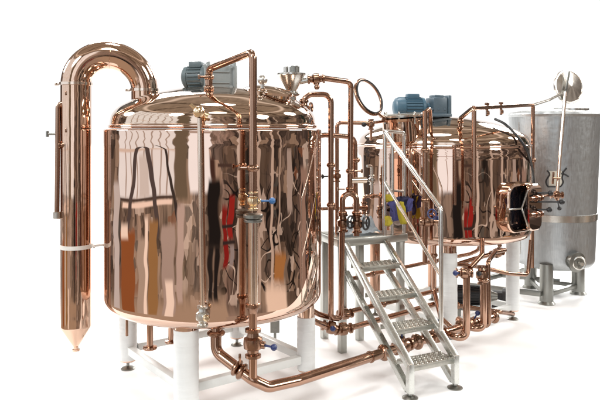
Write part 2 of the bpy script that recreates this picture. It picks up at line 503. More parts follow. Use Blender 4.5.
clamp(P(342.5, 213, ay), (0, 0, 1), .022, ap); clamp(P(356.3, 213, ay), (0, 0, 1), .022, ap)
wheel(P(350.5, 222, ay - .06), (1, -.7, 0), .045, valve(P(343, 223, ay), (0, 0, 1), .022, ap))
wheel(P(366, 223, ay - .05), (1, -.7, 0), .048, valve(P(357, 224, ay), (0, 0, 1), .022, ap))
bm = B(); tube(bm, [P(351, 180.5, ay), P(366, 180, ay + .05)], .023, .03); obj('side_stub', bm, 'pale', ap)

# pipe arch at kettle side with hand wheel
by = 4.86
bp_ = thing('riser_pipe', 'copper pipe looping off the kettle dome rim, then straight down to a low bend', 'pipe', P(331, 319, by), 'copper piping')
bm = B(); tube(bm, [P(304, 116, by - .04), P(304, 94.5, by - .04), P(331, 94.5, by), P(331, 318, by), P(338, 318.5, by + .04)], .021, .06, 18); obj('pipe', bm, 'pipe', bp_)
clamp(P(304, 101, by - .04), (0, 0, 1), .021, bp_)
v_ = valve(P(304, 109, by - .04), (0, 0, 1), .02, bp_)
wheel(P(311, 107.5, by - .05), (1, -.35, 0), .036, v_, 'fit')
for yy in (165, 205): clamp(P(331, yy, by), (0, 0, 1), .021, bp_)

# bypass pipe at tank height
cy_ = 5.2
cp = thing('bypass_pipe', 'copper pipe bending from kettle shoulder down between the two copper tanks', 'pipe', P(355, 232, cy_), 'copper piping')
bm = B(); tube(bm, [P(318, 136, 4.95), P(325, 135, 5.0), P(355, 137, cy_), P(356, 232, cy_)], .019, .07, 16); obj('pipe', bm, 'pipe', cp)
clamp(P(356, 160, cy_), (0, 0, 1), .019, cp); clamp(P(356, 205, cy_), (0, 0, 1), .019, cp)
# thin copper upright with top run to lid valve
dy = 5.4
dp_ = thing('thin_pipe', 'slim right-angled copper pipe between the tanks, ending under the tilted round ring', 'pipe', P(337, 235, dy), 'copper piping')
bm = B(); tube(bm, [P(337, 236, dy), P(337, 122.5, dy), P(371, 123, dy)], .0165, .035, 14); obj('pipe', bm, 'pipe', dp_)
valve(P(371, 124.5, dy), (0, 0, 1), .014, dp_, (-1, -.2, 0), .06, 'black')
valve(P(337, 176, dy), (0, 0, 1), .016, dp_, (-1, -.5, 0), .14, 'black')
bm = B(); tube(bm, [P(371, 123, dy), P(385, 121, 5.6)], .012, .03, 12); obj('branch', bm, 'pipe', dp_)
bm = B(); tube(bm, [P(371, 124, dy), P(371, 140, dy + .1)], .012, .03, 12); obj('dip_leg', bm, 'pipe', dp_)
# steel guard post and crossbar between tanks
bm = B(); tube(bm, [P(322, 209, 5.3), P(366, 207.5, 5.62)], .014, .03, 12)
single('cross_pipe', bm, 'fit', 'dark copper crossbar pipe at waist height linking the two copper tanks', 'pipe', 'copper piping')

# open round lid
rc = P(368.5, 97, 5.55)
n_ = Vector((.66, -.65, .38)).normalized()
rg = thing('open_lid', 'open round hatch ring standing tilted on edge left of the blue motor', 'lid', P(384, 117, 5.55))
bm = B(); _, u, v = frame_for(n_)
sweep(bm, [rc + (u * math.cos(2 * PI * k / 64) + v * math.sin(2 * PI * k / 64)) * .158 for k in range(64)], .0135, 12, closed=True)
obj('ring', bm, 'fit', rg)
bm = B(); sweep(bm, [rc + n_ * .016 + (u * math.cos(2 * PI * k / 64) + v * math.sin(2 * PI * k / 64)) * .15 for k in range(64)], .007, 8, closed=True)
obj('gasket', bm, 'black', rg)
bm = B(); bar(bm, P(377, 113, 5.53), P(388, 121, 5.56), .03, .02); cyl(bm, P(384, 119, 5.5), P(387, 119, 5.62), .016, segs=14); obj('hinge', bm, 'fit', rg)

# ------------------------------------------------------------------ right tun
TX, TY, TRR = 1.33, 6.2, .79
tun = thing('mash_tun', 'shorter copper tank behind the steps, with blue motor and square side hatch', 'tank', (TX, TY, 0), 'copper brewing tanks')
bm = B()
prof = [(0, .72), (.25, .727), (.48, .745), (.62, .765)] + [(TRR - .07 + .07 * math.sin(t), .86 - .075 * math.cos(t)) for t in [math.radians(a) for a in range(22, 91, 6)]]
prof += [(TRR, .87 + (1.585 - .87) * k / 8) for k in range(9)] + [(TRR - .004, 1.594), (TRR - .014, 1.598), (.74, 1.598)]
lathe(bm, prof, (TX, TY, 0), segs=192)
tshell = obj('shell', bm, 'tank', tun)
bm = B()
dp = catmull([(.765, 1.603), (.778, 1.615), (.775, 1.645), (.75, 1.69), (.685, 1.735), (.6, 1.772), (.45, 1.817), (.25, 1.856), (.1, 1.869), (0, 1.871)], 6)
lathe(bm, [(a[0], a[1]) for a in dp], (TX, TY, 0), segs=192)
tdome = obj('dome', bm, 'dome', tun)
bm = B(); sweep(bm, [(TX + math.cos(2 * PI * k / 144) * .782, TY + math.sin(2 * PI * k / 144) * .782, 1.606) for k in range(144)], .012, 10, closed=True)
obj('rim', bm, 'tank', tdome)
TL = [(-.08, -.63, .063, .72), (.63, -.08, .055, .80), (.03, .63, .045, None), (-.62, .08, .05, None)]
for dx, dy, r, wt in TL:
    round_leg(TX + dx, TY + dy, .82, .08, r, tun, wt, post='tank' if wt else 'pipe')
def tpz(i, z_=.12): return Vector((TX + TL[i][0], TY + TL[i][1], z_))
for a, b in ((0, 1), (1, 2), (2, 3), (3, 0)):
    d = (tpz(b) - tpz(a)).normalized()
    bb = B(); bar(bb, tpz(a) + d * .06, tpz(b) - d * .055, .05, .05); obj('frame_beam', bb, 'beam', tun)
# dome manway neck at front-left
nc = P(402, 130, 5.66)
bm = B(); nax = (-.06, -.05, 1)
lathe(bm, [(.165, -.09), (.165, .075), (.182, .08), (.184, .1), (.165, .106), (0, .11)], nc, nax, 56)
nk = obj('manway_neck', bm, 'stack', tun)
bm = B(); lathe(bm, [(.168, .112), (.19, .114), (.19, .13), (.17, .138), (0, .14)], nc, nax, 56); obj('cover_plate', bm, 'lidsteel', nk)
for k in range(4):
    an = -2.6 + k * .75; c0 = nc + Vector((math.cos(an) * .178, math.sin(an) * .178, .05))
    bm = B(); cyl(bm, c0, c0 + Vector((0, 0, .075)), .009, segs=10); box(bm, c0 + Vector((0, 0, .09)), (.028, .012, .022), Matrix.Rotation(an, 3, 'Z'), .003); obj('swing_bolt', bm, 'lidsteel', nk)
# blue geared motor
my = 6.05
bm = B()
gc = P(436.5, 106, my)
box(bm, gc, (.14, .17, .15), Matrix.Rotation(.25, 3, 'Z'), .01)
box(bm, gc + Vector((0, 0, -.085)), (.21, .2, .03), Matrix.Rotation(.25, 3, 'Z'), .006)
box(bm, gc + Vector((.0, 0, .085)), (.1, .12, .03), Matrix.Rotation(.25, 3, 'Z'), .012)
box(bm, gc + Vector((.085, .02, .01)), (.03, .19, .17), Matrix.Rotation(.25, 3, 'Z'), .006)
for k in range(3):
    c0 = gc + Vector((-.06 + .06 * k, -.095 + .015 * k, -.03)); cyl(bm, c0, c0 + Vector((0, -.012, 0)), .011, segs=6)
cyl(bm, (gc.x, gc.y, gc.z - .05), (gc.x, gc.y, 1.85), .07, segs=24)
gb2 = obj('gearbox', bm, 'slate', tun)
bm = B(); c0 = P(424, 107.5, my); d = Vector((-1, -.12, 0)).normalized()
lathe(bm, [(0, -.06), (.045, -.06), (.047, .0), (.09, .005), (.094, .03), (.086, .034), (.086, .185), (.094, .19), (.094, .235), (.085, .265), (.055, .283), (0, .285)], c0, d, 40)
u = Vector((0, 0, 1)); v = d.cross(u)
for k in range(22):
    an = 2 * PI * k / 22; o_ = u * math.cos(an) + v * math.sin(an)
    bar(bm, c0 + d * .036 + o_ * .087, c0 + d * .182 + o_ * .087, .005, .018, up=o_, bev=.001)
box(bm, c0 + d * .11 + Vector((0, -.01, .10)), (.11, .09, .045), Matrix.Rotation(.12, 3, 'Z'), .008)
box(bm, c0 + d * .11 + Vector((0, 0, -.085)), (.13, .12, .02), Matrix.Rotation(.12, 3, 'Z'), .003)
obj('motor', bm, 'blue', gb2)
# square side hatch: axis pointing to the right-front
hn = Vector((.61, -.79, 0)).normalized()
hs = Vector((-hn.y, hn.x, 0)) * -1
hs = Vector((hn.y, -hn.x, 0)) * -1       # horizontal along the opening
hcen = Vector((TX, TY, 0)) + hn * (TRR - .03); hcen.z = 1.10
def rrect(w, h, r, n=6):
    out = []
    for cx, cz, a0 in ((w - r, h - r, 0), (-w + r, h - r, 90), (-w + r, -h + r, 180), (w - r, -h + r, 270)):
        for k in range(n + 1):
            a = math.radians(a0 + 90 * k / n); out.append((cx + r * math.cos(a), cz + r * math.sin(a)))
    return out
def prism_ring(bm, outs, origin, n, s, closed_front=False):
    rings = []
    for w, h, r, dep in outs:
        rings.append([bm.verts.new(origin + n * dep + s * a + Vector((0, 0, b))) for a, b in rrect(w, h, r)])
    for A, Bq in zip(rings, rings[1:]):
        m = len(A)
        for k in range(m): bm.faces.new((A[k], A[(k + 1) % m], Bq[(k + 1) % m], Bq[k]))
    if closed_front: bm.faces.new(rings[-1])
    return bm
hatch = None
bm = B()
prism_ring(bm, [(.20, .205, .105, -.05), (.20, .205, .105, .085), (.192, .197, .10, .095), (.176, .181, .09, .095), (.176, .181, .09, .02)], hcen, hn, hs)
hf = obj('hatch_frame', bm, 'stack', tun)
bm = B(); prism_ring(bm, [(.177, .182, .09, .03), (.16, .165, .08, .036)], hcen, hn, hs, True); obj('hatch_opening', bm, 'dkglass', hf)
# hatch door panel, swung slightly proud
bm = B(); dc = hcen + hn * .12 + hs * .0
prism_ring(bm, [(.0, .0, .0, .0)], dc, hn, hs) if False else None
prism_ring(bm, [(.095, .19, .06, -.01), (.10, .195, .065, .0), (.10, .195, .065, .02), (.09, .185, .06, .028)], dc + hs * .105, hn, hs, True)
hd = obj('hatch_door', bm, 'tank', tun)
bm = B()
bar(bm, dc + hs * -.22 + hn * -.01, dc + hs * -.07 + hn * .01, .014, .014)
bar(bm, dc + hs * -.07 + hn * .01 + Vector((0, 0, 0)), dc + hs * -.02 + hn * .035 + Vector((0, 0, .15)), .014, .014)
bar(bm, dc + hs * -.07 + hn * .01 + Vector((0, 0, 0)), dc + hs * -.02 + hn * .035 + Vector((0, 0, -.15)), .014, .014)
obj('door_yoke', bm, 'lidsteel', hd)
for zz in (.075, -.06):
    bm = B()
    cyl(bm, dc + hn * .03 + hs * .03 + Vector((0, 0, zz)), dc + hn * .03 + hs * .2 + Vector((0, 0, zz)), .016, segs=20, bev=.003)
    cyl(bm, dc + hn * .03 + hs * .1 + Vector((0, 0, zz)), dc + hn * .03 + hs * .13 + Vector((0, 0, zz)), .026, segs=20, bev=.003)
    cyl(bm, dc + hn * .03 + hs * .17 + Vector((0, 0, zz)), dc + hn * .03 + hs * .19 + Vector((0, 0, zz)), .026, segs=20, bev=.003)
    obj('hinge', bm, 'fit', hd)
for zz, ln in ((.12, .105), (.045, .2), (-.02, .095)):
    c0 = dc + hn * .035 + hs * .12 + Vector((0, 0, zz))
    bm = B(); e0 = c0 + Vector((ln, -.01, 0)); cyl(bm, c0, e0, .007, segs=10)
    lathe(bm, [(0, -.024), (.014, -.02), (.022, -.008), (.022, .008), (.014, .02), (0, .024)], e0, (1, 0, 0), 16)
    obj('knob', bm, 'black', hd)

# ------------------------------------------------------------------ pipes over the tun
ey = 5.28
fp = thing('front_riser', 'copper upright with hooked top, in front of the shorter tank under the blue motor', 'pipe', P(425, 300, ey), 'copper piping')
bm = B(); tube(bm, [P(425, 111, ey), P(425, 262, ey)], .021, .03, 18); obj('pipe', bm, 'pipe', fp)
bm = B(); tube(bm, [P(425, 112, ey), P(430, 108, ey + .06), P(431, 132, ey + .28)], .015, .05, 14); obj('hook', bm, 'fit', fp)
for yy in (150, 200): clamp(P(425, yy, ey), (0, 0, 1), .021, fp)
v_ = valve(P(427, 222, ey), (1, 0, 0), .02, fp, (1, -.4, .4), .1, 'knob')
bm = B(); tube(bm, [P(425, 222, ey), P(440, 221, ey + .05), P(440, 236, ey + .05)], .017, .03, 14); obj('branch', bm, 'fit', fp)
wheel(P(432, 214, ey - .08), (.3, -1, .2), .036, v_, 'knob')

gy_ = 5.22
gp = thing('gantry_pipe', 'copper pipe off the shorter tank dome, running level towards the grey steel tank', 'pipe', P(474, 208, gy_), 'copper piping')
bm = B(); tube(bm, [P(455, 141, 5.66), P(460.5, 129, 5.62), P(460.5, 118, 5.62), P(474, 107, gy_), P(474, 206, gy_)], .0185, .03, 18); obj('pipe', bm, 'pipe', gp)
clamp(P(460.5, 121, 5.62), (0, 0, 1), .018, gp); clamp(P(460.5, 128, 5.62), (0, 0, 1), .018, gp)
bm = B(); tube(bm, [P(474, 108, gy_), P(533, 104.5, 6.3), P(532, 268, 6.3)], .0185, .03, 18); obj('level_run', bm, 'pipe', gp)
for px, py in ((487, 107), (501, 106)):
    bm = B(); c0 = P(px, py, 5.22 + (px - 474) / 59 * 1.0); cyl(bm, c0 + Vector((0, 0, -.075)), c0 + Vector((0, 0, .02)), .011, segs=10)
    box(bm, c0 + Vector((0, 0, .025)), (.035, .02, .02), None, .003); cyl(bm, c0 + Vector((-.012, -.02, -.05)), c0 + Vector((.012, -.02, -.05)), .018, segs=12); obj('vent_valve', bm, 'fit', gp)
wingnut(P(474, 206, gy_), (0, 0, -1), gp)
for yy in (160, 200): clamp(P(533, yy, 6.3), (0, 0, 1), .0185, gp)
for px, ya, yb in ((455, 140, 232), (404, 140, 200)):
    pass
bm = B(); tube(bm, [P(455, 146, 5.38), P(455, 205, 5.38)], .012, .03, 12)
single('slim_riser', bm, 'pipe', 'slim short copper upright against the shorter copper tank, left of the level pipe post', 'pipe', 'copper piping')
# black cable
bm = B(); pts = [P(495, 119, 5.8), P(505, 124, 5.7), P(517, 136, 5.62), P(526, 149, 5.62), P(531, 163, 5.8), P(533.5, 178, 6.15), P(534, 195, 6.3), P(533.5, 225, 6.35)]
sweep(bm, catmull(pts, 8), .0115, 12)
single('cable', bm, 'black', 'black cable arching down past the right shoulder of the shorter copper tank', 'cable')

# ------------------------------------------------------------------ steel tank
WX, WY = 2.675, 7.0
wt = thing('water_tank', 'brushed grey steel water tank with raised round lid at the far right', 'tank', (WX, WY, 0))
bm = B()
prof = [(0, .31), (.30, .32), (.372, .35), (.396, .385), (.402, .42)] + [(.402 + .053 * k / 8, .42 + (1.88 - .42) * k / 8) for k in range(1, 9)] + [(.462, 1.89), (.466, 1.905), (.46, 1.92), (.44, 1.93), (.3, 1.955), (0, 1.975)]
lathe(bm, prof, (WX, WY, 0), segs=128)
ws = obj('shell', bm, 'brushed', wt)
bm = B(); z1, z2 = P(560, 223, 6.6).z, P(560, 215.5, 6.6).z
rr1 = .402 + .053 * (z1 - .42) / 1.46 + .002
lathe(bm, [(rr1 - .01, z1), (rr1 + .006, z1 + .004), (rr1 + .01, z2 - .004), (rr1 - .006, z2)], (WX, WY, 0), segs=128)
obj('hoop', bm, 'lidsteel', wt)
WL = [(-.2, -.33), (.29, .08), (-.12, .36)]
for dx, dy in WL:
    bm = B(); cyl(bm, (WX + dx, WY + dy, .012), (WX + dx, WY + dy, .40), .066, segs=32)
    lathe(bm, [(.066, .03), (.085, .006), (.085, 0), (0, 0)], (WX + dx, WY + dy, 0), segs=28)
    obj('leg', bm, 'post', wt)
for a, b in ((0, 1), (0, 2), (1, 2)):
    bm = B(); bar(bm, (WX + WL[a][0], WY + WL[a][1], .09), (WX + WL[b][0], WY + WL[b][1], .09), .045, .045); obj('frame_beam', bm, 'post', wt)
# hatch neck and lid
bm = B(); hc2 = P(570, 119, 6.86)
lathe(bm, [(.165, -.06), (.165, .085), (.182, .09), (.182, .108), (.165, .112), (.155, .10), (.155, .02), (0, .02)], (hc2.x, hc2.y, hc2.z), segs=56)
nk = obj('hatch_neck', bm, 'lidsteel', wt)
bm = B(); lc = P(569, 86.5, 6.8); ln = Vector((.30, -.93, .12)).normalized()
lathe(bm, [(0, .040), (.012, .039), (.160, .004), (.161, .010), (.175, .010), (.177, .004), (.177, -.016), (.165, -.018), (0, -.006)], lc, ln, 96)
ld = obj('lid', bm, 'lidpale', wt)
bm = B(); bar(bm, P(569.5, 71, 6.74), P(566, 90, 6.72), .022, .018, up=(0, -1, 0)); bar(bm, P(566, 90, 6.72), P(563, 108, 6.74), .022, .018, up=(0, -1, 0)); obj('lid_arm', bm, 'post', ld)
bm = B(); tube(bm, [P(533, 105, 6.5), P(549, 100, 6.6), P(563, 93, 6.72)], .0135, .03, 12); obj('lid_stay', bm, 'lidsteel', ld)
# bottom port at right
bm = B(); pc = P(576, 262, 6.57); ax = Vector((.35, -.93, -.1)).normalized()
lathe(bm, [(.075, -.12), (.08, .0), (.1, .005), (.1, .02), (.07, .026), (.03, .035), (0, .036)], pc, ax, 40)
po = obj('outlet_port', bm, 'post', wt)
bm = B(); c0 = pc + ax * .04; sweep(bm, [c0 + Vector((math.cos(a) * .06, 0, math.sin(a) * .06)) for a in [2 * PI * k / 20 for k in range(20)]], .011, 8, closed=True)
cyl(bm, c0, c0 + ax * .05, .018, segs=14); obj('port_handle', bm, 'lidsteel', po)
# pale sticker with dark strokes, wrapped on the shell
def onshell(px, py, off):
    # point of the tapered shell seen at that pixel
    dx = (px - 300) / F; dz = -(py - 130) / F
    lo, hi = 5.8, 7.0
    for _ in range(40):
        m_ = (lo + hi) / 2; zz = H + dz * m_
        r = .402 + .053 * (zz - .42) / 1.46
        if math.hypot(dx * m_ - WX, m_ - WY) > r: lo = m_
        else: hi = m_
    q = Vector((dx * lo, lo, H + dz * lo)); n = Vector((q.x - WX, q.y - WY, 0)).normalized()
    return q + n * off
bm = B(); N_ = 10
gridv = [[bm.verts.new(onshell(549 + 13 * i / N_, 171 + 15 * j / N_, .003)) for i in range(N_ + 1)] for j in range(N_ + 1)]
for j in range(N_):
    for i in range(N_): bm.faces.new((gridv[j][i], gridv[j][i + 1], gridv[j + 1][i + 1], gridv[j + 1][i]))
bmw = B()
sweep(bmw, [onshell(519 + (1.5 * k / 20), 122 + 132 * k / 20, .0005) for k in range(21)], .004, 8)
obj('weld_and_glint', bmw, 'lidsteel', wt)  # bright raised strip added in place of a specular streak on the shell
sk = obj('sticker', bm, 'sticker', wt)
strokes = [[(547, 170.5), (549, 172.5), (549.5, 175), (547.5, 178), (546, 182), (547.5, 186), (549, 187)], [(563, 173), (562, 178), (563, 182), (561, 186), (558, 187)], [(548, 186.8), (553, 186.6), (558, 186.8)],
           [(566.5, 168), (564, 171), (562, 172.5)], [(561, 173.5), (565, 174.5), (568.5, 176.5)], [(563.5, 171), (563, 175)]]
bm = B()
for s_ in strokes:
    sweep(bm, [onshell(a, b, .005) for a, b in [(q.x, q.y) for q in catmull([Vector((a, b)) for a, b in s_], 5)]], .0075, 8)
obj('ink_mark', bm, 'black', sk)

# slanted spray pipe in front of steel tank
zz_ = 6.35
zp = thing('spray_pipe', 'slanted copper pipe hanging in front of the grey steel tank with valve at its foot', 'pipe', P(557, 200, zz_), 'copper piping')
bm = B(); sweep(bm, [P(565.5, 92, 6.55), P(561, 145, 6.45), P(557, 194, zz_)], .0165, 18); obj('pipe', bm, 'pale', zp)
v_ = valve(P(556.5, 195, zz_), (1, 0, 0), .02, zp, (.1, -.3, -1), .13, 'black')
bm = B(); tube(bm, [P(556, 195, zz_), P(549, 195, zz_), P(540, 197, 6.2)], .015, .03, 12); obj('branch', bm, 'fit', zp)
bm = B(); bar(bm, P(553.5, 172, zz_ - .01), P(552.5, 184, zz_ - .01), .018, .02); cyl(bm, P(553, 178, zz_ - .02), P(560, 178, zz_), .009, segs=8); obj('bracket', bm, 'fit', zp)

# taps and fittings between the deck and the shorter tank
tf = thing('sample_taps', 'cluster of small copper taps on a rack against the left front of the shorter tank', 'taps', P(370, 232, 5.75))
bm = B(); tube(bm, [P(364, 236, 5.7), P(364, 196, 5.72), P(380, 196, 5.74), P(380, 236, 5.72)], .015, .03, 12); obj('rack_pipe', bm, 'pipe', tf)
bm = B(); tube(bm, [P(372, 196, 5.73), P(372, 166, 5.73), P(367, 166, 5.7)], .012, .02, 12); obj('riser', bm, 'lidsteel', tf)
valve(P(372, 180, 5.73), (0, 0, 1), .014, tf, (-1, -.6, .1), .08, 'black', 'lidsteel')
valve(P(364, 208, 5.71), (0, 0, 1), .017, tf, (-.6, -1, .1), .08, 'knob')
valve(P(380, 212, 5.72), (0, 0, 1), .017, tf, (.4, -1, .3), .08, 'black')
clamp(P(372, 196, 5.735), (1, 0, 0), .018, tf)
# ------------------------------------------------------------------ stairs and platform
A_ = Vector((.716, 4.32, 0)); Bv = Vector((1.048, 4.49, 0))
wd = (Bv - A_).normalized(); W = (Bv - A_).length
fw = Vector((.38, -.92, 0)).normalized()          # downhill direction
PZ = .885
TA = Vector((.352, 5.2, PZ)); TB = TA + wd * W
stairs = thing('access_steps', 'steel steps with studded treads, small platform and tube handrail between the copper tanks', 'steps', (A_ + Bv) / 2)
topz = .205
sA = Vector((A_.x, A_.y, topz)); sB = Vector((Bv.x, Bv.y, topz))
T = .042
for s0, t0, sgn in ((sA, TA, -1), (sB, TB, 1)):
    bm = B()
    bar(bm, t0 + Vector((0, 0, -.03)), s0, T, T * 1.15)                 # upper stringer
    lowtop = t0 + Vector((0, 0, -.27)) - fw * .0; lowbot = Vector((s0.x, s0.y, .035))
    bar(bm, t0 + Vector((0, 0, -.25)) + fw * .02, lowbot + Vector((0, 0, .01)) - fw * .02, T, T)
    bar(bm, Vector((s0.x, s0.y, topz + .02)), Vector((s0.x, s0.y, .03)), T * .98, T * 1.1, up=fw)
    so = obj('stringer', bm, 'steel', stairs)
    fb = B(); lathe(fb, [(0, 0), (.052, 0), (.052, .006), (.03, .016), (.014, .02), (.014, .04)], (s0.x, s0.y, 0), segs=28); obj('foot', fb, 'post', so)
ntr = 4
for i in range(ntr):
    t = (i + .12) / (ntr + .15)
    cA = sA.lerp(TA, t); cB = sB.lerp(TB, t)
    z = .20 + (PZ - .20) * i / ntr - .0
    mid = (cA + cB) / 2
    ct = Vector((mid.x, mid.y, 0)) - fw * .055; ct.z = z
    R = Matrix((wd, -fw, Vector((0, 0, 1)))).transposed()
    # make rotation orthonormal
    yv = Vector((0, 0, 1)).cross(wd); R = Matrix((wd, yv, Vector((0, 0, 1)))).transposed()
    bm = B()
    dpt = .165; wid = W - T * .4
    box(bm, ct, (wid, dpt, .006), R, .0015)
    for sgn in (-1, 1):
        box(bm, ct + R @ Vector((0, sgn * (dpt / 2 - .003), -.018)), (wid, .006, .03), R, .0015)
    # raised punched rings
    for a in range(9):
        for b in range(4):
            lx = -wid / 2 + wid * (a + .5 + (.25 if b % 2 else -.25)) / 9; ly = -dpt / 2 + dpt * (b + .5) / 4
            c0 = ct + R @ Vector((lx, ly, .003))
            lathe(bm, [(.0155, 0), (.011, .0042), (.0075, .004), (.006, .0), (0, .0)], c0, segs=10)
    obj('tread', bm, 'tread', stairs, ang=25)
# platform frame
PL = TA - wd * .045; PRt = TA + wd * .58
bk = -fw
PBL = PL + bk * .40; PBR = PRt + bk * .17
bm = B()
for a, b in ((PL, PRt), (PRt, PBR), (PBR, PBL), (PBL, PL)):
    bar(bm, a + Vector((0, 0, -.022)), b + Vector((0, 0, -.022)), .045, .06)
obj('platform_frame', bm, 'frame', stairs)
bm = B(); vs = [v + Vector((0, 0, .012)) for v in (PL, PRt, PBR, PBL)]
top = [bm.verts.new(v) for v in vs]; bot = [bm.verts.new(v + Vector((0, 0, -.006))) for v in vs]
bm.faces.new(top); bm.faces.new(bot[::-1])
for k in range(4): bm.faces.new((top[k], bot[k], bot[(k + 1) % 4], top[(k + 1) % 4]))
obj('deck', bm, 'tread', stairs)
for c0 in (PL + wd * .03 + bk * .02, PRt - wd * .04 + bk * .02, PBL + wd * .05, PL + wd * .30 + bk * .22):
    bm = B(); bar(bm, Vector((c0.x, c0.y, .0)), Vector((c0.x, c0.y, PZ - .05)), .055, .055, up=wd); obj('platform_leg', bm, 'frame', stairs)
# handrail
HZ = 1.735
r0 = Vector((TB.x, TB.y, 0)); r1 = PRt + bk * .02
tt = .828
m0 = sB.lerp(TB, 1 - tt)
bm = B()
q1 = Vector((r0.x, r0.y, HZ)); q2 = Vector((m0.x, m0.y, m0.z + .87)); q3 = Vector((m0.x, m0.y, m0.z + .02))
tube(bm, [q1, q2, q3], .0165, .05, 16)
hr = obj('stair_rail', bm, 'rail', stairs)
bm = B()
tube(bm, [Vector((r0.x, r0.y, PZ)), q1, Vector((r1.x, r1.y, HZ - .01)), Vector((r1.x, r1.y, PZ))], .0165, .03, 16)
mid_ = (r0 + r1) / 2 + wd * -.02
tube(bm, [Vector((mid_.x, mid_.y, PZ)), Vector((mid_.x, mid_.y, HZ - .01))], .0145, .02, 14)
tube(bm, [Vector((r0.x, r0.y, 1.26)), Vector((r1.x, r1.y, 1.24))], .011, .02, 12)
obj('platform_rail', bm, 'rail', stairs)
bm = B(); tube(bm, [Vector((r0.x, r0.y, 1.33)), Vector((m0.x, m0.y, m0.z + .40))], .013, .03, 14); obj('mid_rail', bm, 'rail', stairs)

# bag / jacket on rail
def cloth(bm, c, w, h, d, amp, seed, lean=0.0, nx=16, nz=18):
    """lumpy closed cloth bundle"""
    c = Vector(c); Rn = wd; out = Vector((wd.y, -wd.x, 0))
    vs = {}
    ret = bmesh.ops.create_uvsphere(bm, u_segments=48, v_segments=32, radius=1)
    for v in ret['verts']:
        q = v.co.copy()
        s = math.copysign(abs(q.x) ** .42, q.x); t = math.copysign(abs(q.z) ** .42, q.z); dd = math.copysign(abs(q.y) ** .8, q.y)
        nn = noise.fractal(Vector((s * 1.1 + seed, t * 1.0, dd)), 1.0, 2.0, 2)
        nn += .3 * noise.fractal(Vector((s * 4 + seed, t * 2.2, dd * 3)), 1.0, 2.0, 3)
        v.co = c + Rn * (s * w / 2 + lean * t * h / 2 + nn * amp) + Vector((0, 0, t * h / 2 + nn * amp * .6)) + out * (dd * d / 2 + nn * amp)
    return bm
bc = P(400, 211, 5.4)
jk = thing('work_jacket', 'yellow and violet work jacket hanging bunched on the platform rail', 'jacket', P(400, 229, 5.4))
bm = B(); cloth(bm, P(401, 202, 5.43), .14, .08, .07, .03, 3); jb = obj('body', bm, 'navy', jk)
bm = B(); cloth(bm, P(394, 211, 5.36), .06, .16, .05, .024, 8, -.25); obj('violet_panel', bm, 'purple', jk)
bm = B(); cloth(bm, P(402.5, 213, 5.335), .055, .18, .05, .014, 21, -.3); obj('yellow_panel', bm, 'yellow', jk)
bm = B(); cloth(bm, P(389, 198, 5.36), .045, .06, .05, .012, 31, -.2); obj('collar', bm, 'yellow', jk)
bm = B(); cloth(bm, P(409, 205, 5.38), .03, .11, .035, .016, 44, .25); obj('sleeve', bm, 'purple', jk)
bm = B(); cloth(bm, P(388, 221, 5.33), .05, .08, .04, .014, 52); obj('cuff', bm, 'yellow', jk)

# crumpled sheet on deck
bm = B(); NX, NY = 34, 22
o0 = PL + wd * .06 + bk * .05
rows = []
for j in range(NY + 1):
    row = []
    for i in range(NX + 1):
        a = i / NX; b = j / NY
        wob = noise.fractal(Vector((a * 4, b * 3, 2.2)), 1.0, 2.0, 4)
        e = min(a, 1 - a, b, 1 - b)
        p_ = o0 + wd * (.37 * a + .01 * wob) + bk * (.27 * b + .02 * noise.noise(Vector((a * 5, 3.3, b * 5))))
        p_.z = PZ + .022 + (abs(wob) * .12 + .02) * min(1, e * 6 + .15)
        row.append(bm.verts.new(p_))
    rows.append(row)
for j in range(NY):
    for i in range(NX): bm.faces.new((rows[j][i], rows[j][i + 1], rows[j + 1][i + 1], rows[j + 1][i]))
ext = bmesh.ops.solidify(bm, geom=bm.faces[:], thickness=.004)
single('plastic_sheet', bm, 'sheet', 'crumpled pale plastic sheet lying on the platform deck above the steps', 'sheet', ang=50)

# ------------------------------------------------------------------ low pipework
HZ0 = .20
h0 = Vector((-.10, 4.02, HZ0)); h1 = Vector((1.60, 5.49, HZ0))
hd_ = (h1 - h0).normalized()
main = thing('header_pipe', 'thickest low copper pipe, bending from under the nearest kettle and passing behind the steps', 'pipe', ((h0 + h1) / 2).xy.to_3d(), 'copper piping')
bm = B()
tube(bm, [P(216, 322, 4.1), P(216, 352, 4.08), P(253, 380, oy + .03), h0 + Vector((-.09, -.03, -.0)), h0 + hd_ * .12, h1], .034, .075, 22)
obj('pipe', bm, 'pipe', main)
clamp(P(216, 333, 4.1), (0, 0, 1), .036, main); 
dd_ = (P(253, 380, oy + .03) - P(216, 352, 4.08)).normalized()
clamp(P(237, 368, 4.0), dd_, .033, main, th=.018); clamp(P(242, 371.6, 3.985), dd_, .033, main, th=.018)
wingnut(P(240, 364, 3.97), (0, -.2, 1), main)
for t in (.40, .56, .80):
    c0 = h0.lerp(h1, t)
    clamp(c0, hd_, .036, main, th=.026)
valve(h0.lerp(h1, .49), hd_, .027, main, (-.1, -.2, 1), .13, 'knob')
valve(h0.lerp(h1, .67), hd_, .027, main, (.1, -.3, 1), .12, 'knob')
valve(h0.lerp(h1, .86), hd_, .025, main, (.3, -.4, .8), .12, 'knob')
clamp(h1, hd_, .034, main)
bm = B(); c0 = h0.lerp(h1, .34); lathe(bm, [(.035, -.006), (.041, -.004), (.041, .004), (.035, .006)], c0, hd_, 24); obj('joint', bm, 'fit', main)

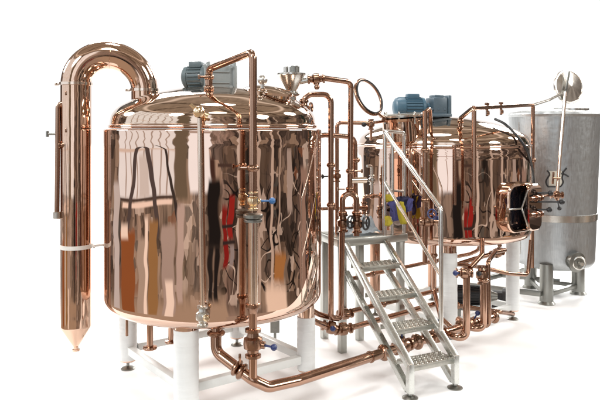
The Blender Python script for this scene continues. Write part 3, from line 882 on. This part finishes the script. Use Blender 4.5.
# two U drops in front of right tun
def udrop(px, ya, yb, Y, label, back):
    t = thing('drop_pipe', label, 'pipe', P(px, yb, Y), 'copper drop pipes')
    bm = B(); e = P(px, yb, Y)
    tube(bm, [P(px, ya, Y), e, e + Vector((-.085, -.02, 0)), e + back], .027, .06, 20)
    obj('pipe', bm, 'pipe', t)
    clamp(P(px, ya + 3, Y), (0, 0, 1), .029, t)
    return t
ua = udrop(466.5, 268, 337, 5.02, 'copper drop pipe with blue-knobbed valve, nearer the wrapped leg behind the steps', Vector((-.15, .16, .02)))
valve(P(464, 273, 5.02), (1, 0, .0), .021, ua, (-.8, -.5, .1), .09, 'knob')
ub_ = udrop(483.5, 277, 328, 5.2, 'second copper drop pipe, right of the one with the blue knob', Vector((-.16, .16, .02)))
valve(P(482, 275, 5.22), (0, .2, 1), .024, ub_, (-.5, -.8, .3), .08, 'black')
bm = B(); tube(bm, [P(470, 268, 5.04), P(482, 255, 5.2), P(482, 236, 5.5)], .02, .04, 14); obj('riser', bm, 'fit', ub_)
bm = B(); tube(bm, [P(480, 326, 5.24), P(489, 326, 5.24), P(488, 262, 5.25), P(495, 252, 5.5), P(505, 250, 5.6)], .018, .04, 14); obj('link', bm, 'fit', ub_)

# service runs between the tanks
def run(name, pts, r, label, mats='pipe', vs=(), rad=.05):
    pts = [Vector(p) for p in pts]
    t = thing(name, label, 'pipe', (sum(pts, Vector()) / len(pts)), 'copper service pipes')
    bm = B(); tube(bm, pts, r, rad, 14); obj('pipe', bm, mats, t)
    for c0, ax, hd2, kb in vs: valve(c0, ax, r * 1.05, t, hd2, .09, kb)
    for a, b in zip(pts, pts[1:]):
        if (b - a).length > .35: clamp(a.lerp(b, .3), b - a, r, t)
    return t
run('service_pipe', [P(308, 308, 4.8), P(318, 314, 4.85), P(333, 318.5, 4.95), P(352, 311, 5.2), P(448, 288, 5.9)], .020, 'upper of two thin copper pipes leaving the nearest kettle and crossing behind the steps', vs=[(P(345, 314, 5.12), (1, .5, 0), None, 'knob')])
run('service_pipe', [P(308, 318, 4.75), P(318, 323, 4.8), P(336, 330, 4.9), P(352, 327.5, 5.0), P(446, 301, 5.7)], .022, 'lower of two thin copper pipes leaving the nearest kettle, with blue knob and round valve', vs=[(P(331, 327.5, 4.87), (1, .2, -.35), (.1, -1, .2), 'knob'), (P(343, 329, 4.92), (1, .4, .0), None, 'knob')])
run('service_pipe', [P(350, 279, 5.5), P(420, 264, 6.1), P(470, 254, 6.3), P(479, 250, 6.3), P(479, 234, 6.3)], .018, 'thin copper pipe just below the platform deck, seen through the upper treads')
run('service_pipe', [P(456, 264, 5.6), P(480, 267, 5.6), P(508, 273.5, 5.7), P(528, 275, 5.85), P(531, 240, 5.9)], .018, 'dark copper pipe crossing in front of the rightmost wrapped leg', 'fit')
run('service_pipe', [P(452, 266, 5.75), P(474, 259, 5.8), P(492, 254, 5.9), P(503, 251, 6.0)], .02, 'short dark copper pipe with round valve, tucked under the shorter tank bottom', 'fit', vs=[(P(497, 253, 5.9), (1, .4, .2), (.1, -.5, .8), 'fit')])
run('service_pipe', [P(440, 303, 5.9), P(500, 312, 5.9), P(513, 314, 6.13)], .02, 'lowest thin copper pipe, near the floor between the shorter tank wrapped legs', 'fit')
run('service_pipe', [P(434, 240, 5.62), P(434, 290, 5.7), P(437, 303, 5.55), P(441, 318, 5.3), P(453, 329, 5.13)], .02, 'copper pipe dropping behind the stair rail foot, left of a wrapped leg')

# pump under the tun
pc = P(470, 300, 6.05)
pump = thing('transfer_pump', 'dark motor pump sitting low under the shorter copper tank behind drop pipes', 'pump', (pc.x, pc.y, 0))
bm = B(); d = Vector((1, -.2, 0)).normalized(); c0 = Vector((pc.x, pc.y, .24))
lathe(bm, [(0, -.17), (.06, -.168), (.085, -.15), (.09, -.12), (.08, -.115), (.08, .08), (.095, .085), (.095, .1), (0, .1)], c0, d, 32)
u = Vector((0, 0, 1)); v = d.cross(u)
for k in range(18):
    an = 2 * PI * k / 18; o_ = u * math.cos(an) + v * math.sin(an)
    bar(bm, c0 - d * .11 + o_ * .082, c0 + d * .078 + o_ * .082, .005, .016, up=o_, bev=.001)
pm = obj('motor', bm, 'black', pump)
bm = B(); lathe(bm, [(.03, .1), (.1, .105), (.105, .12), (.1, .17), (.05, .185), (.03, .24), (0, .24)], c0, d, 32); obj('pump_head', bm, 'post', pump)
bm = B(); box(bm, (c0.x, c0.y, .13), (.28, .18, .02), Matrix.Rotation(-.2, 3, 'Z'), .003)
for sx_ in (-.1, .1): box(bm, (c0.x + sx_, c0.y, .07), (.03, .16, .14), Matrix.Rotation(-.2, 3, 'Z'), .003)
obj('base', bm, 'post', pump)
pc = P(499, 294, 6.55)
bm = B(); d = Vector((1, -.3, 0)).normalized()
lathe(bm, [(0, -.09), (.05, -.085), (.06, -.05), (.06, .03), (.085, .035), (.085, .06), (.04, .08), (.025, .12), (0, .12)], Vector((pc.x, pc.y, .10)), d, 28)
box(bm, (pc.x, pc.y, .025), (.14, .11, .05), Matrix.Rotation(-.3, 3, 'Z'), .003)
single('small_pump', bm, 'black', 'small black pump on the floor left of the far wrapped leg', 'pump')

# low steel frame reaching behind the tun toward the steel tank
fr = thing('skid_frame', 'low grey steel frame on the floor, between shorter copper tank and steel tank', 'frame', P(510, 296, 6.8).xy.to_3d())
for a, b in ((P(470, 282, 7.0), P(541, 296, 6.62)), (P(486, 278, 7.3), P(530, 270, 7.9)), (P(500, 272, 7.5), P(560, 283, 7.2))):
    bm = B(); a.z = .11; b.z = .11; bar(bm, a, b, .045, .05); obj('rail', bm, 'post', fr)
for a in (P(472, 290, 7.0), P(488, 285, 7.3)):
    bm = B(); bar(bm, (a.x, a.y, .0), (a.x, a.y, .09), .045, .045, up=(1, 0, 0)); obj('foot', bm, 'post', fr)

# grey post on a foot behind the nearest kettle
pp = P(275, 344, 5.41)
po = thing('support_post', 'short grey square post on a round foot, seen under the nearest kettle', 'post', (pp.x, pp.y, 0))
bm = B(); bar(bm, (pp.x, pp.y, .1), (pp.x, pp.y, .5), .075, .075, up=(1, 0, 0)); obj('post', bm, 'post', po)
foot((pp.x, pp.y), po, .06, .12)

# ------------------------------------------------------------------ lights
def sun(name, az, el, strength, ang, col):
    l = bpy.data.lights.new(name, 'SUN'); l.energy = strength; l.angle = math.radians(ang); l.color = col
    o = bpy.data.objects.new(name, l); COL.objects.link(o)
    a = math.radians(az); e = math.radians(el)
    d = Vector((math.sin(a) * math.cos(e), -math.cos(a) * math.cos(e), math.sin(e)))   # toward the lamp; az 0 = behind camera
    o.rotation_euler = d.to_track_quat('Z', 'Y').to_euler()
    o.location = d * 12 + Vector((0, 5, 0))
    return o
for az_, el_, st_ in ((-38, 33, 1.3), (62, 24, 1.1), (112, 30, 1.6), (152, 22, 1.7), (-162, 29, 1.8), (-108, 24, 1.7), (12, 50, .6)):  # added unseen suns from all sides, washing out floor shadows
    sun('added_fill_sun', az_, el_, st_, 16, (1, .99, .97))
sun('added_top_sun', 180, 75, 1.6, 16, (1, 1, 1))  # added unseen sun from high up, brightening the floor

# ------------------------------------------------------------------ world: white backdrop behind, dim workshop in front
w = bpy.data.worlds.new('World'); S.world = w; w.use_nodes = True
N = w.node_tree.nodes; Lk = w.node_tree.links
bg = N['Background']
def mnode(op, a, b=None, c=None):
    n = N.new('ShaderNodeMath'); n.operation = op
    for i, x in enumerate((a, b, c)):
        if x is None: continue
        if isinstance(x, (int, float)): n.inputs[i].default_value = x
        else: Lk.new(x, n.inputs[i])
    return n.outputs[0]
tc = N.new('ShaderNodeTexCoord'); sep = N.new('ShaderNodeSeparateXYZ'); Lk.new(tc.outputs['Generated'], sep.inputs[0])
X, Yq, Zq = sep.outputs
deg = 180 / PI
A0 = mnode('MULTIPLY', mnode('ARCTAN2', X, mnode('MULTIPLY', Yq, -1.0)), deg)
E0 = mnode('MULTIPLY', mnode('ARCSINE', Zq), deg)
Bz = mnode('ABSOLUTE', mnode('MULTIPLY', mnode('ARCTAN2', X, Yq), deg))
# wobble so that edges are not ruler straight
cmb = N.new('ShaderNodeCombineXYZ'); Lk.new(mnode('MULTIPLY', A0, .03), cmb.inputs[0]); Lk.new(mnode('MULTIPLY', E0, .30), cmb.inputs[1])
nw = N.new('ShaderNodeTexNoise'); nw.inputs['Scale'].default_value = 1.0; nw.inputs['Detail'].default_value = 1; Lk.new(cmb.outputs[0], nw.inputs['Vector'])
A = mnode('ADD', A0, mnode('MULTIPLY', mnode('SUBTRACT', nw.outputs['Fac'], .5), 11.0))
E = E0
def edge(v, lo, hi):
    n = N.new('ShaderNodeMapRange'); n.interpolation_type = 'SMOOTHSTEP'
    Lk.new(v, n.inputs['Value']); n.inputs['From Min'].default_value = lo; n.inputs['From Max'].default_value = hi
    return n.outputs[0]
def mixc(col0, mask, c):
    n = N.new('ShaderNodeMix'); n.data_type = 'RGBA'; Lk.new(mask, n.inputs[0]); Lk.new(col0, n.inputs[6])
    if isinstance(c, tuple): n.inputs[7].default_value = (*c, 1)
    else: Lk.new(c, n.inputs[7])
    return n.outputs[2]
def rect(cur, a0, a1, e0, e1, c, s=.7, se=.35, az=None):
    v = az or A
    m = mnode('MULTIPLY', mnode('MULTIPLY', edge(v, a0 - s, a0 + s), edge(v, a1 + s, a1 - s)), mnode('MULTIPLY', edge(E, e0 - se, e0 + se), edge(E, e1 + se, e1 - se)))
    return mixc(cur, m, c)
# base: vertical clutter by azimuth
ramp = N.new('ShaderNodeValToRGB'); cr = ramp.color_ramp; cr.interpolation = 'LINEAR'
stops = [(-180, (.30, .26, .22)), (-150, (.10, .10, .10)), (-126, (.08, .075, .075)), (-122, (.17, .13, .11)), (-104, (.22, .17, .14)), (-60, (.36, .29, .235)), (-34, (.32, .265, .21)),
         (-28, (.26, .22, .17)), (-22, (.30, .26, .20)), (-12, (.44, .38, .33)), (8, (.40, .33, .29)), (22, (.24, .18, .15)), (30, (.09, .07, .06)), (38, (.22, .18, .15)), (46, (.08, .065, .055)), (60, (.15, .12, .10)),
         (72, (.07, .055, .05)), (84, (.15, .12, .10)), (98, (.06, .05, .042)), (108, (.22, .17, .15)), (120, (.07, .06, .055)), (135, (.13, .105, .09)), (150, (.10, .085, .07)), (165, (.20, .16, .13)), (180, (.30, .26, .22))]
el = cr.elements
while len(el) > 1: el.remove(el[-1])
el[0].position = 0; el[0].color = (*stops[0][1], 1)
for d_, c in stops[1:]:
    e_ = el.new((d_ + 180) / 360); e_.color = (*c, 1)
Lk.new(mnode('DIVIDE', mnode('ADD', A, 180.0), 360.0), ramp.inputs[0])
# fine streaks
cmb2 = N.new('ShaderNodeCombineXYZ'); Lk.new(mnode('MULTIPLY', A, .28), cmb2.inputs[0]); Lk.new(mnode('MULTIPLY', E, .16), cmb2.inputs[1])
ns = N.new('ShaderNodeTexNoise'); ns.inputs['Scale'].default_value = 1.0; ns.inputs['Detail'].default_value = 3; ns.inputs['Roughness'].default_value = .6; Lk.new(cmb2.outputs[0], ns.inputs['Vector'])
stk = N.new('ShaderNodeMapRange'); Lk.new(ns.outputs['Fac'], stk.inputs['Value'])
for k_, v_ in (('From Min', .34), ('From Max', .66), ('To Min', .35), ('To Max', 1.9)): stk.inputs[k_].default_value = v_
vm = N.new('ShaderNodeVectorMath'); vm.operation = 'SCALE'; Lk.new(ramp.outputs[0], vm.inputs[0]); Lk.new(stk.outputs[0], vm.inputs['Scale'])
cur = vm.outputs[0]
# cluttered stock: cells of random tone
cmb3 = N.new('ShaderNodeCombineXYZ'); Lk.new(mnode('MULTIPLY', A, .10), cmb3.inputs[0]); Lk.new(mnode('MULTIPLY', E, .30), cmb3.inputs[1])
vo = N.new('ShaderNodeTexVoronoi'); vo.distance = 'CHEBYCHEV'; vo.inputs['Scale'].default_value = 1.0; vo.inputs['Randomness'].default_value = .85; Lk.new(cmb3.outputs[0], vo.inputs['Vector'])
sc_ = N.new('ShaderNodeSeparateColor'); Lk.new(vo.outputs['Color'], sc_.inputs[0])
rp = N.new('ShaderNodeValToRGB'); rp.color_ramp.interpolation = 'CONSTANT'
e2 = rp.color_ramp.elements; e2[0].color = (.02, .018, .016, 1); e2[1].position = .9; e2[1].color = (1.0, .92, .84, 1)
for p_, c_ in ((.22, (.20, .15, .11)), (.4, (.06, .05, .045)), (.52, (.34, .28, .23)), (.66, (.13, .10, .075)), (.78, (.55, .44, .34))):
    q_ = e2.new(p_); q_.color = (*c_, 1)
Lk.new(sc_.outputs[0], rp.inputs[0])
mk2 = mnode('MULTIPLY', mnode('MULTIPLY', edge(E, -15.5, -14.5), edge(E, 22, 8)), mnode('MULTIPLY', mnode('GREATER_THAN', sc_.outputs[1], .4), edge(Bz, 36, 39)))
cur = mixc(cur, mnode('MULTIPLY', mk2, .62), rp.outputs[0])
cmb4 = N.new('ShaderNodeCombineXYZ'); Lk.new(mnode('MULTIPLY', A, .19), cmb4.inputs[0]); Lk.new(mnode('MULTIPLY', E, .85), cmb4.inputs[1])
vo2 = N.new('ShaderNodeTexVoronoi'); vo2.distance = 'MANHATTAN'; vo2.inputs['Scale'].default_value = 1.0; vo2.inputs['Randomness'].default_value = 1.0; Lk.new(cmb4.outputs[0], vo2.inputs['Vector'])
sc2 = N.new('ShaderNodeSeparateColor'); Lk.new(vo2.outputs['Color'], sc2.inputs[0])
rq = N.new('ShaderNodeValToRGB'); rq.color_ramp.interpolation = 'CONSTANT'
e3 = rq.color_ramp.elements; e3[0].color = (.015, .014, .013, 1); e3[1].position = .86; e3[1].color = (.9, .82, .74, 1)
for p_, c_ in ((.25, (.16, .12, .09)), (.45, (.05, .042, .038)), (.6, (.40, .33, .27)), (.74, (.32, .14, .07)), (.8, (.10, .12, .12))):
    q_ = e3.new(p_); q_.color = (*c_, 1)
Lk.new(sc2.outputs[0], rq.inputs[0])
mk3 = mnode('MULTIPLY', mnode('MULTIPLY', edge(E, -14, -13), edge(E, 0, -2)), mnode('MULTIPLY', mnode('GREATER_THAN', sc2.outputs[1], .66), mnode('MAXIMUM', edge(A, 12, 16), edge(E, -6.3, -6.7))))
cur = mixc(cur, mnode('MULTIPLY', mnode('MULTIPLY', mk3, .6), edge(Bz, 36, 39)), rq.outputs[0])
# cables lying and hanging about
for off_, thr, c_ in ((0.0, .010, (.02, .018, .017)), (7.3, .007, (.85, .78, .7)), (13.1, .008, (.03, .025, .02))):
    cb = N.new('ShaderNodeCombineXYZ'); Lk.new(mnode('MULTIPLY', A0, .030), cb.inputs[0]); Lk.new(mnode('MULTIPLY', E0, .22), cb.inputs[1]); cb.inputs[2].default_value = off_
    nn_ = N.new('ShaderNodeTexNoise'); nn_.inputs['Scale'].default_value = 1.0; nn_.inputs['Detail'].default_value = 1.0; Lk.new(cb.outputs[0], nn_.inputs['Vector'])
    lm = edge(mnode('ABSOLUTE', mnode('SUBTRACT', nn_.outputs['Fac'], .5)), thr, thr * .6)
    cur = mixc(cur, mnode('MULTIPLY', mnode('MULTIPLY', lm, mnode('MULTIPLY', edge(E, -15, -14), edge(E, -3, -5))), mnode('MULTIPLY', edge(Bz, 36, 39), edge(A, 14, 18))), c_)
# roof
rs = N.new('ShaderNodeMapRange'); Lk.new(ns.outputs['Fac'], rs.inputs['Value'])
for k_, v_ in (('From Min', .35), ('From Max', .65), ('To Min', .75), ('To Max', 1.25)): rs.inputs[k_].default_value = v_
rv = N.new('ShaderNodeVectorMath'); rv.operation = 'SCALE'; rv.inputs[0].default_value = (.40, .335, .265); Lk.new(rs.outputs[0], rv.inputs['Scale'])
cur = mixc(cur, edge(E, 18, 30), rv.outputs[0])
cur = rect(cur, -200, 200, 33, 36, (.14, .10, .075), se=1.5)
for a_ in (-150, -95, -30, 25, 80, 140): cur = rect(cur, a_, a_ + 7, 26, 95, (.16, .125, .095), 1.5, 3)
cur = rect(cur, -200, 200, 44, 47, (1.05, .95, .85), se=1.5)
# floor in front: dusty concrete
cur = rect(cur, -135, 20, -60, -14, (.58, .46, .35), se=1.5)
cur = rect(cur, 20, 140, -60, -15.5, (.50, .40, .33), se=1.5)
# window wall (left of photographer)
win = (1.22, 1.36, 1.48)
cur = rect(cur, -103, -33, -5.6, 40, win)
for a_ in (-92, -84, -75, -66, -57, -48, -40): cur = rect(cur, a_ - .8, a_ + .8, -5.6, 40, (.62, .56, .52), .4)
cur = rect(cur, -72, -61, -5.6, -2.2, (.95, .98, 1.0), 1.0, .4)
for e_ in (-1.6, 12, 22): cur = rect(cur, -103, -33, e_ - .18, e_ + .18, (1.0, .9, .82), se=.15)
cur = rect(cur, -103, -33, -5.85, -5.6, (.12, .09, .075), se=.08)
cur = rect(cur, -98, -35, -6.4, -5.95, (1.35, 1.2, 1.1), se=.12)
# second window
cur = rect(cur, -18, 4, -5.4, 34, (1.42, 1.58, 1.74))
cur = rect(cur, -8, -7, -5.4, 34, (.6, .5, .45), .3)
cur = rect(cur, -18, 4, 6, 7, (.6, .5, .45))
# grey hanging hoses
hz = mnode('SQRT', mnode('MAXIMUM', mnode('SUBTRACT', -.7, E), 0.0))
hm = mnode('ABSOLUTE', mnode('SUBTRACT', mnode('ABSOLUTE', mnode('ADD', A, 69.0)), mnode('MULTIPLY', hz, 6.4)))
hm = mnode('MULTIPLY', edge(hm, 2.9, 2.2), mnode('MULTIPLY', edge(E, -9.2, -8.8), edge(E, -.6, -.9)))
cur = mixc(cur, hm, (.13, .11, .11))
h2 = mnode('ABSOLUTE', mnode('SUBTRACT', A, mnode('ADD', -57.0, mnode('MULTIPLY', mnode('SQRT', mnode('MAXIMUM', mnode('MULTIPLY', E, -1.0), 0.0)), 10.0))))
cur = mixc(cur, mnode('MULTIPLY', edge(h2, 1.7, 1.1), mnode('MULTIPLY', edge(E, -9, -8), edge(E, .2, -.2))), (.07, .06, .055))
# planks, drums, sheets standing on the floor
cur = rect(cur, -114, -103, -15.5, -4.4, (.80, .80, .82))
cur = rect(cur, -99, -78, -16, -8.4, (.40, .15, .055))
cur = rect(cur, -98, -86, -9.0, -7.9, (1.3, 1.2, 1.1))
cur = rect(cur, -74, -62, -15.5, -9, (.62, .54, .46))
cur = rect(cur, -66, -62.5, -15.6, -7.3, (1.35, 1.25, 1.15), .4)
cur = rect(cur, -61, -51, -15.6, -7.5, (.46, .28, .12))
cur = rect(cur, -46, -32, -15.6, -8, (.60, .52, .48))
cur = rect(cur, -43, -34, -16, -12.5, (1.35, 1.25, 1.15))
cur = rect(cur, -32, -20, -6, 24, (.23, .195, .14))
cur = rect(cur, -30, -24, -14.5, -6.4, (.74, .64, .60))
# photographer and red kit
cur = rect(cur, .5, 12.5, -10, -4.2, (.022, .02, .02), 1.2, .5)
cur = rect(cur, 1.5, 6, -14.2, -9.6, (.03, .027, .027), .8, .5)
cur = rect(cur, 7.5, 12, -14.2, -9.6, (.025, .022, .022), .8, .5)
cur = rect(cur, 3.5, 8.5, -4.4, -2.2, (.09, .05, .04), 1.2, .5)
cur = rect(cur, 15.5, 19.5, -11.5, -6.6, (.33, .025, .022), .4)
cur = rect(cur, 20.5, 26, -9.2, -5.8, (.42, .035, .03), .4)
cur = rect(cur, 21, 25, -11.5, -9.8, (.42, .40, .42), .4)
cur = rect(cur, 15, 27, -8.2, -7.9, (.05, .04, .04), .4, .1)
cur = rect(cur, 15, 27, -9.7, -9.4, (.05, .04, .04), .4, .1)
cur = rect(cur, 11, 24, -3.1, -2.8, (.10, .07, .06), .4, .1)
cur = rect(cur, 30, 34, -14, 22, (.85, .78, .72), .4)
cur = rect(cur, 51, 54, -15, 20, (.70, .62, .55), .4)
cur = rect(cur, 66, 69, -14, 18, (.75, .66, .58), .4)
cur = rect(cur, 76, 78, -12, 20, (.60, .52, .45), .4)
cur = rect(cur, 88, 95, -7, -1.6, (.55, .50, .47), .4)
cur = rect(cur, 106, 117, -13.6, -3.2, (.42, .31, .26))
cur = rect(cur, 108, 111, -6.2, -4.5, (.08, .06, .05), .4)
cur = rect(cur, 124, 130, -12, 20, (.03, .045, .035))
cur = rect(cur, 60, 86, -16, -13.2, (1.2, 1.05, .9), 2, .8)
cur = rect(cur, 70, 84, -13, -10.5, (.55, .28, .10), 1, .5)
# white studio backdrop (the side the camera looks at)
mk = mnode('MULTIPLY', edge(Bz, 39, 37.5), edge(E, 17, 15))
cur = mixc(cur, mk, (1.12, 1.12, 1.12))
Lk.new(cur, bg.inputs['Color']); bg.inputs['Strength'].default_value = 1.0

# ------------------------------------------------------------------ camera
cam = bpy.data.cameras.new('camera'); co = bpy.data.objects.new('camera', cam); COL.objects.link(co)
co.location = (0, 0, H); co.rotation_euler = (PI / 2, 0, 0)
cam.sensor_width = 36; cam.lens = F / 600 * 36
cam.shift_y = -(200 - 130) / 600.0
cam.clip_end = 500
S.camera = co
S.view_settings.view_transform = 'Standard'; S.view_settings.look = 'None'
S.view_settings.exposure = 0; S.view_settings.gamma = 1
S.cycles.max_bounces = 10; S.cycles.glossy_bounces = 8
S.cycles.sample_clamp_indirect = 6
for o in COL.objects:
    if '_base' in o: del o['_base']
